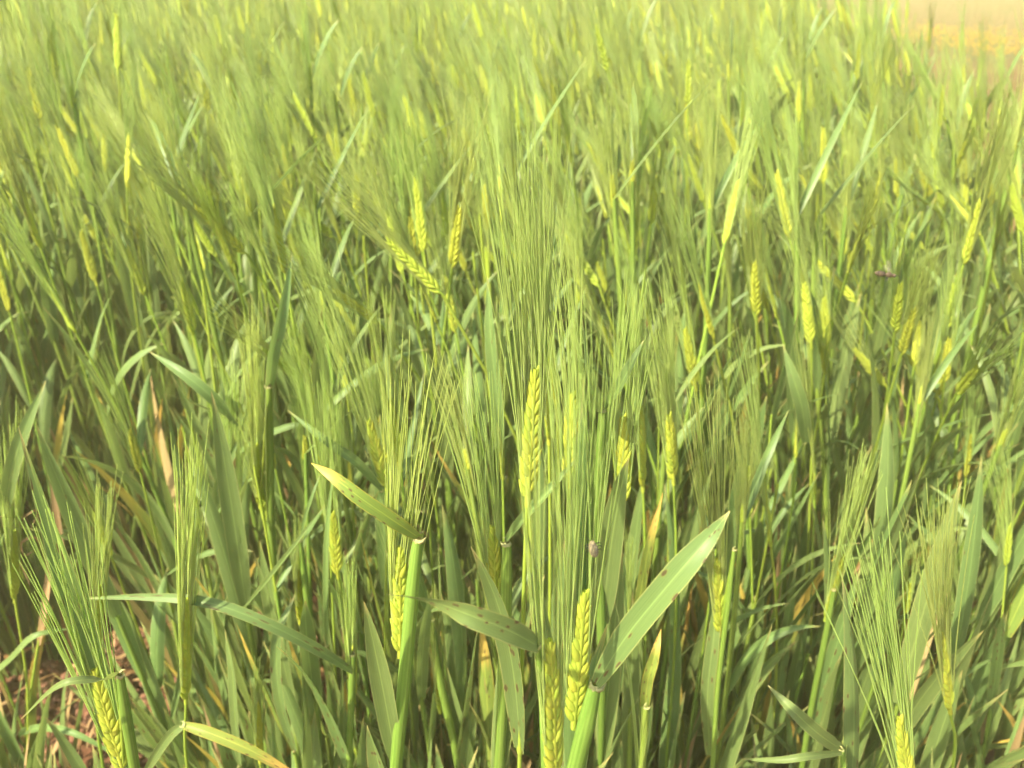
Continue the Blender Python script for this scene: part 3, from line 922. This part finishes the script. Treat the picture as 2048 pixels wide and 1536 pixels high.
for kind, n in (('upright', 3), ('leaning', 4), ('bowed', 2), ('boot', 2), ('leafy', 2), ('tiller', 4)):
    for k in range(n):
        parts = culm(kind, rng)
        objs = []
        for pn, ms in parts.items():
            for m in ms:
                o = m.build(pn)
                COL.objects.unlink(o)
                objs.append((pn, o.data))
                bpy.data.objects.remove(o)
        PROTO.append((kind, KINDS[kind][k], objs))


def place_copy(p, loc, rz, sc, label):
    e = bpy.data.objects.new('barley_plant', None)
    e.empty_display_size = .02
    e.location = loc
    e.rotation_euler = (rng.gauss(0, .04), rng.gauss(0, .04) - lean_of(loc[0]) * .8, rz)
    e.scale = (sc, sc, sc)
    COL.objects.link(e)
    tag(e, label, 'barley plant', 'barley plants standing within the crop')
    ear = None
    for pn, me in p[2]:
        o = bpy.data.objects.new(pn, me)
        o.parent = ear if pn == 'awns' and ear else e
        if pn == 'ear':
            ear = o
        if pn == 'awns':
            o['kind'] = 'stuff'
        COL.objects.link(o)


GAP = Vector((-.60, .84))       # the bare spot in the crop


def bare(x, y):
    """The bare spot, with the thin stand between it and the field's front edge."""
    return (Vector((x, y)) - GAP).length < .13 or (y < .84 and abs(x / max(y, .05) + .74) < .10)




# thin places in the stand, where one looks down between the stalks
HOLLOWS = [canopy(a, b, .42).xy for a, b in ((410, 330), (360, 560), (900, 560), (1740, 640), (1920, 770), (1640, 430), (90, 330), (120, 780), (640, 420), (1270, 560), (1500, 760))]


def hollow(x, y, r=.085):
    return any((x - h.x) ** 2 + (y - h.y) ** 2 < r * r for h in HOLLOWS)


def lean_of(x):
    return -.13 + .25 * max(0.0, min(1.0, (x + .45) / 1.0))


def in_view(x, y, margin=.10):
    return abs(x) < .66 * (y + .12) + margin


spots = []
tries = 0
YMAX = 1.16
N_LOW = 34
while len(spots) < 300 - N_HERO - 2 and tries < 40000:
    tries += 1
    low = len(spots) < N_LOW
    y = rng.uniform(.44, .68) if low else rng.uniform(.54, YMAX)
    x = rng.uniform(-1.1, 1.1)
    if not in_view(x, y, .02 if low else .10) or bare(x, y) or hollow(x, y):
        continue
    if any((x - a) ** 2 + (y - b) ** 2 < .028 ** 2 for a, b, c in spots):
        continue
    spots.append((x, y, low))
# each is named by the front plant it stands nearest to
order = {}
for i, (x, y, low) in enumerate(spots):
    h = min(HEROES, key=lambda q: (q[0].x - x) ** 2 + (q[0].y - y) ** 2)
    order.setdefault(h[1], []).append((math.hypot(h[0].x - x, h[0].y - y), i))
say = {}
for ph, lst in order.items():
    for k, (d, i) in enumerate(sorted(lst)):
        say[i] = ORD[min(k, 28)] + ' out from ' + ph
for i, (x, y, low) in enumerate(spots):
    near = y < .74
    p = rng.choice([q for q in PROTO if q[0] in (('tiller',) if low else ('leafy', 'boot', 'upright') if near else ('upright', 'leaning', 'bowed', 'boot', 'leafy'))])
    sc = rng.uniform(.85, 1.1) if low else rng.uniform(.74, .86) if near else rng.uniform(.88, 1.10)
    place_copy(p, (x, y, 0), rng.uniform(0, 6.28) if low else rng.gauss(0, .7), sc, p[1] + ', ' + say[i])

# ------------------------------------------------------------------ the rest of the crop
LIB = bpy.data.collections.new('crop_library')


def lib_mesh(name, fn):
    o = fn().build(name)
    COL.objects.unlink(o)
    LIB.objects.link(o)


def clump(seed, n, kinds, rad, far=False):
    r = random.Random(seed)
    mb = MB()
    for k in range(n):
        a, d = r.uniform(0, 6.28), rad * math.sqrt(r.random())
        parts = culm(r.choice(kinds), r, False, Vector((math.cos(a) * d, math.sin(a) * d, 0)), math.pi + r.gauss(0, .35), r.uniform(.9, 1.12), far)
        for ms in parts.values():
            for m in ms:
                b = len(mb.v)
                mb.v += m.v
                mb.rv += [k * .137 + .01] * len(m.v)
                mb.f += [tuple(i + b for i in f) for f in m.f]
                mb.uv += m.uv
                mp = [mb.mat(q) for q in m.mats]
                mb.mi += [mp[i] for i in m.mi]
    return mb


def tuft(seed):
    r = random.Random(seed)
    mb = MB()
    for k in range(7):
        a, d = r.uniform(0, 6.28), .03 * math.sqrt(r.random())
        mb.r = r.random()
        arch_leaf(mb, (math.cos(a) * d, math.sin(a) * d, -.005), r.uniform(0, 6.28), R(r.uniform(74, 89)), R(r.uniform(-4, 28) if r.random() < .8 else r.uniform(30, 80)), r.uniform(.2, .44), r.uniform(.0055, .0092),
                  (['leaf'] * 7 + ['leaf_spotted'] * 3 + ['leaf_rusty', 'leaf_dry'])[r.randrange(12)], 9, r.uniform(-1.5, 1.5), .35, 3, 0, r.uniform(-.6, .6))
    return mb


MIX = ['upright', 'upright', 'leaning', 'leaning', 'leaning', 'bowed', 'boot', 'leafy']
for s in range(7):
    lib_mesh('near_clump_%d' % s, lambda s=s: clump(100 + s, 6, MIX, .07))
LIB1 = LIB
LIB3 = LIB = bpy.data.collections.new('far_library')
for s in range(6):
    lib_mesh('far_clump_%d' % s, lambda s=s: clump(300 + s, 6, MIX, .08, True))
LIB2 = LIB = bpy.data.collections.new('tuft_library')
for s in range(6):
    lib_mesh('b_tuft_%d' % s, lambda s=s: tuft(200 + s))


def scatter(name, pts, coll, rots, scl, label, cat, realize=False):
    me = bpy.data.meshes.new(name)
    me.from_pydata([tuple(p) for p in pts], [], [])
    a = me.attributes.new('rot', 'FLOAT_VECTOR', 'POINT')
    a.data.foreach_set('vector', np.array(rots, dtype=np.float32).ravel())
    a = me.attributes.new('scl', 'FLOAT', 'POINT')
    a.data.foreach_set('value', np.array(scl, dtype=np.float32))
    a = me.attributes.new('rndi', 'FLOAT', 'POINT')
    a.data.foreach_set('value', np.array([rng.random() for _ in pts], dtype=np.float32))
    a = me.attributes.new('pick', 'INT', 'POINT')
    nn = len(coll.objects)
    a.data.foreach_set('value', np.array([rng.randrange(nn) for _ in pts], dtype=np.int32))
    o = bpy.data.objects.new(name, me)
    COL.objects.link(o)
    ng = bpy.data.node_groups.new(name, 'GeometryNodeTree')
    ng.interface.new_socket('Geometry', in_out='INPUT', socket_type='NodeSocketGeometry')
    ng.interface.new_socket('Geometry', in_out='OUTPUT', socket_type='NodeSocketGeometry')
    gi, go = ng.nodes.new('NodeGroupInput'), ng.nodes.new('NodeGroupOutput')
    ci = ng.nodes.new('GeometryNodeCollectionInfo')
    ci.inputs['Collection'].default_value = coll
    ci.inputs['Separate Children'].default_value = True
    ci.inputs['Reset Children'].default_value = True
    ip = ng.nodes.new('GeometryNodeInstanceOnPoints')
    ip.inputs['Pick Instance'].default_value = True

    def na(nm, t):
        q = ng.nodes.new('GeometryNodeInputNamedAttribute')
        q.data_type = t
        q.inputs[0].default_value = nm
        return q.outputs[0]
    e2r = ng.nodes.new('FunctionNodeEulerToRotation')
    ng.links.new(na('rot', 'FLOAT_VECTOR'), e2r.inputs[0])
    ng.links.new(gi.outputs[0], ip.inputs['Points'])
    ng.links.new(ci.outputs[0], ip.inputs['Instance'])
    ng.links.new(na('pick', 'INT'), ip.inputs['Instance Index'])
    ng.links.new(e2r.outputs[0], ip.inputs['Rotation'])
    ng.links.new(na('scl', 'FLOAT'), ip.inputs['Scale'])
    if realize:
        rz = ng.nodes.new('GeometryNodeRealizeInstances')
        ng.links.new(ip.outputs[0], rz.inputs[0])
        ng.links.new(rz.outputs[0], go.inputs[0])
    else:
        ng.links.new(ip.outputs[0], go.inputs[0])
    md = o.modifiers.new('scatter', 'NODES')
    md.node_group = ng
    o['kind'] = 'stuff'
    o['label'] = label
    o['category'] = cat
    return o


near, far = ([], [], []), ([], [], [])


def put(dst, x, y, lo, hi):
    dst[0].append((x, y, 0))
    dst[1].append((rng.gauss(0, .05), rng.gauss(0, .05) - lean_of(x), rng.gauss(0, .45)))
    dst[2].append(rng.uniform(lo, hi))


y = YMAX + .05
step = .128
YNEAR = 2.3
while y < 11:
    st = step if y < 4 else step * 1.3
    hw = .68 * y + (.35 if y < YNEAR else .8)
    x = -hw
    while x < hw:
        px_, py_ = x + rng.uniform(-.5, .5) * st, y + rng.uniform(-.5, .5) * st
        if outside(px_, py_) < -0.05 - rng.random() * .08 and not hollow(px_, py_, .11):
            put(near if y < YNEAR else far, px_, py_, .93, 1.10)
        x += st
    y += st
# beside and in front of the frame the crop goes on as well
for k in range(500):
    x, y = rng.uniform(-2.0, 2.0), rng.uniform(.3, YMAX + .05)
    if in_view(x, y, .30 if x < 0 else .45) or (x < 0 and y < .75) or outside(x, y) > -.1:
        continue
    put(far, x, y, .9, 1.05)
scatter('barley_crop', near[0], LIB1, near[1], near[2], 'dense standing barley crop right behind the front plants', 'crop', True)
scatter('distant_barley_crop', far[0], LIB3, far[1], far[2], 'hazy barley crop stretching away towards the field edge', 'crop')

pts, rots, scl = [], [], []
for k in range(1500):
    y = rng.uniform(.32, 3.2)
    x = rng.uniform(-(.7 * y + .3), .7 * y + .3)
    if bare(x, y) or outside(x, y) > -.1:
        continue
    pts.append((x, y, 0))
    rots.append((rng.gauss(0, .08), rng.gauss(0, .08), rng.uniform(0, 6.28)))
    scl.append(rng.uniform(.7, 1.15) if y > .5 else rng.uniform(.7, 1.0))
scatter('barley_undergrowth', pts, LIB2, rots, scl, 'tangle of barley leaves low between the stalks', 'undergrowth', True)

# ------------------------------------------------------------------ soil clods and dry litter on the ground
mb = MB()
r = random.Random(5)
for k in range(1300):
    y = r.uniform(.35, 2.0)
    x = r.uniform(-(.7 * y + .2), .7 * y + .2)
    if k < 450:
        x, y = GAP.x + r.gauss(0, .12), GAP.y + r.gauss(0, .12)
    s = r.uniform(.003, .011)
    c = Vector((x, y, .012 + s * .3))
    rows = []
    for i in range(5):
        t = math.pi * (.04 + .92 * i / 4)
        rows.append([c + Vector((math.sin(t) * math.cos(q) * s, math.sin(t) * math.sin(q) * s, math.cos(t) * s * .7)) * r.uniform(.75, 1.25)
                     for q in [2 * math.pi * j / 6 for j in range(6)]])
    mb.grid(rows, 'clod', closed=True)
o = mb.build('soil_clods')
o['kind'] = 'stuff'
o['label'] = 'small reddish soil clods on the bare ground'
mb = MB()
for k in range(420):
    y = r.uniform(.4, 2.2)
    x = r.uniform(-(.7 * y + .2), .7 * y + .2)
    if k < 130:
        x, y = GAP.x + r.gauss(0, .13), GAP.y + r.gauss(0, .13)
    arch_leaf(mb, (x, y, .025 + r.uniform(0, .02)), r.uniform(0, 6.28), R(r.uniform(-5, 35)), R(r.uniform(0, 60)), r.uniform(.02, .09), r.uniform(.0012, .004),
              r.choice(['leaf_dry', 'straw']), 7, r.uniform(-2, 2), .4, 3, .3, r.uniform(-2, 2))
o = mb.build('dry_litter')
o['kind'] = 'stuff'
o['label'] = 'scraps of dry straw and dead leaves on the soil'

# ------------------------------------------------------------------ the land beyond the crop
mb = MB()
mf = MB()
for k in range(5200):
    y = r.uniform(2.5, 24)
    x = r.uniform(1.2, 16)
    q = outside(x, y)
    if q < .1:
        continue
    h = r.uniform(.05, .22)
    for j in range(2):
        arch_leaf(mb, (x, y, -.01), r.uniform(0, 6.28), R(r.uniform(55, 88)), R(r.uniform(0, 70)), h, r.uniform(.002, .006), r.choice(['straw', 'straw', 'straw', 'leaf_dry', 'leaf']), 4, 0, .3, 3)
o = mb.build('dry_grass')
o['kind'] = 'stuff'
o['label'] = 'sparse dry grass on the brown land beyond the crop'
FC = CAM + ray(1965, 75) * ((.2 - CAM.z) / ray(1965, 75).z)
for k in range(900):
    x, y = FC.x + r.gauss(0, .42), FC.y + r.gauss(0, 1.0)
    if outside(x, y) < .2:
        continue
    h = r.uniform(.10, .24)
    p = Vector((x, y, h))
    mf.tube([Vector((x, y, 0)), p], [.0015, .001], 'leaf', 3)
    for j in range(7):
        a = j * .898 + r.random()
        d = Vector((math.cos(a), math.sin(a), .25))
        arch_leaf(mf, p, a, R(35), R(30), .024, .008, 'petal', 3, 0, .2, 3)
o = mf.build('yellow_wildflowers')
o['kind'] = 'stuff'
o['label'] = 'patch of yellow wildflowers on the brown land beyond the crop'

# ------------------------------------------------------------------ the two insects
def lathe(mb, axis_pts, radii, mat, sides=10, flat=1.0, up=Vector((0, 0, 1))):
    rows = []
    n = len(axis_pts)
    for i in range(n):
        t = (axis_pts[min(i + 1, n - 1)] - axis_pts[max(i - 1, 0)]).normalized()
        a = t.cross(up).normalized()
        b = a.cross(t)
        rows.append([axis_pts[i] + a * math.cos(q) * radii[i] + b * math.sin(q) * radii[i] * flat for q in [2 * math.pi * j / sides for j in range(sides)]])
    mb.grid(rows, mat, closed=True)


def make_bee():
    c = at(1772, 549, .55)
    e = bpy.data.objects.new('bee', None)
    e.empty_display_size = .01
    e.location = c
    e.rotation_euler = (0, R(8), R(-12))
    COL.objects.link(e)
    tag(e, 'small brown striped bee hovering over the barley ears', 'bee')
    mb = MB()
    xs = [-.0080, -.0075, -.0062, -.0045, -.0028, -.0012, -.0004, .0006, .0020, .0034, .0042, .0048, .0058, .0066, .0070]
    rs = [.0002, .0009, .0017, .0022, .0022, .0017, .0009, .0017, .0022, .0019, .0010, .0014, .0015, .0009, .0002]
    lathe(mb, [Vector((x, 0, 0.0003 * math.sin(x * 300))) for x in xs], rs, 'bee_fur', 12, .92)
    b = mb.build('body', e)
    for x in (-.0055, -.0036, -.0020):
        mb = MB()
        rr = .00235 if x > -.005 else .00205
        lathe(mb, [Vector((x - .0004, 0, 0)), Vector((x, 0, 0)), Vector((x + .0004, 0, 0))], [rr * .96, rr, rr * .96], 'bee_dark', 12, .92)
        mb.build('stripe', b)
    for s in (-1, 1):
        mb = MB()
        lathe(mb, [Vector((.0052, s * .0011, .0003)), Vector((.0058, s * .0013, .0003)), Vector((.0064, s * .0011, .0002))], [.0003, .0007, .0003], 'bee_dark', 8)
        mb.build('eye', b)
        for (ln, sw, up) in ((.0095, -.35, .8), (.0068, -.75, .55)):
            mb = MB()
            d = Vector((sw, s * .75, up)).normalized()
            p = [Vector((.0022, s * .0012, .0016)) + d * ln * t for t in (0, .2, .45, .7, .9, 1)]
            mb.ribbon(p, [.0004, .0011, .0017, .0018, .0012, .0002], [Vector((1, 0, .2))] * 6, 'wing', .05, 4)
            mb.build('wing', e)
        for x in (.0030, .0016, .0004):
            mb = MB()
            mb.tube([Vector((x, s * .0012, -.0012)), Vector((x, s * .0028, -.0026)), Vector((x - .0012, s * .0026, -.0046))], [.0003, .00022, .00012], 'bee_dark', 5)
            mb.build('leg', e)
        mb = MB()
        mb.tube([Vector((.0066, s * .0005, .0005)), Vector((.0080, s * .0012, .0012)), Vector((.0092, s * .0018, .0002))], [.00014, .00012, .0001], 'bee_dark', 4)
        mb.build('antenna', e)


wm, nt = new_mat('wing')
bs = N(nt, 'ShaderNodeBsdfPrincipled')
bs.inputs['Base Color'].default_value = (.22, .21, .13, 1)
bs.inputs['Alpha'].default_value = .22
bs.inputs['Roughness'].default_value = .25
out = N(nt, 'ShaderNodeOutputMaterial')
nt.links.new(bs.outputs[0], out.inputs[0])
make_bee()


def make_bug():
    c = at(1187, 1098, .250)
    e = bpy.data.objects.new('bug', None)
    e.empty_display_size = .01
    e.location = c
    e.rotation_euler = (R(62), R(-14), 0)
    COL.objects.link(e)
    tag(e, 'tiny pale brown bug clinging to the upright awns', 'insect')
    mb = MB()
    ys = [-.0034, -.0030, -.0018, 0, .0014, .0020, .0026, .0031, .0034]
    rs = [.0003, .0011, .0017, .0019, .0017, .0013, .0011, .0008, .0002]
    lathe(mb, [Vector((0, y, 0)) for y in ys], rs, 'bug_shell', 12, .6)
    b = mb.build('body', e)
    for s in (-1, 1):
        for y in (-.0008, .0006, .0018):
            mb = MB()
            mb.tube([Vector((s * .0012, y, -.0004)), Vector((s * .0026, y + .0004, .0002)), Vector((s * .0036, y - .0006, -.0014))], [.00022, .00018, .0001], 'bee_dark', 5)
            mb.build('leg', e)
        mb = MB()
        mb.tube([Vector((s * .0005, .0032, 0)), Vector((s * .0014, .0044, .0003)), Vector((s * .0018, .0056, 0))], [.00014, .00012, .0001], 'bee_dark', 4)
        mb.build('antenna', e)
        mb = MB()
        mb.ribbon([Vector((s * .0006, .0012, .0011)), Vector((s * .0008, -.0008, .0013)), Vector((s * .0007, -.0030, .0008))], [.0004, .0008, .0004], [Vector((1, 0, 0))] * 3, 'wing', .1, 4)
        mb.build('wing', e)


make_bug()


# ------------------------------------------------------------------ added tinted volume: a pale veil that lifts the dark tones
def make_veil(density):
    mb = MB()
    a, b, z0, z1 = -960.0, 960.0, -1.1, 1.25
    c = [Vector(q) for q in ((a, a, z0), (b, a, z0), (b, b, z0), (a, b, z0), (a, a, z1), (b, a, z1), (b, b, z1), (a, b, z1))]
    me = bpy.data.meshes.new('added_veil')
    me.from_pydata([tuple(v) for v in c], [], [(3, 2, 1, 0), (4, 5, 6, 7), (0, 1, 5, 4), (1, 2, 6, 5), (2, 3, 7, 6), (3, 0, 4, 7)])
    m, nt = new_mat('veil_air')
    v = N(nt, 'ShaderNodeVolumePrincipled')
    v.inputs['Color'].default_value = (0.74, 0.68, 0.31, 1)
    v.inputs['Density'].default_value = density
    v.inputs['Anisotropy'].default_value = 0.0
    out = N(nt, 'ShaderNodeOutputMaterial')
    nt.links.new(v.outputs[0], out.inputs['Volume'])
    me.materials.append(m)
    o = bpy.data.objects.new('added_veil', me)
    o['kind'] = 'stuff'
    o['label'] = 'pale veil added over the field to wash out its dark tones'
    COL.objects.link(o)


make_veil(0.042)
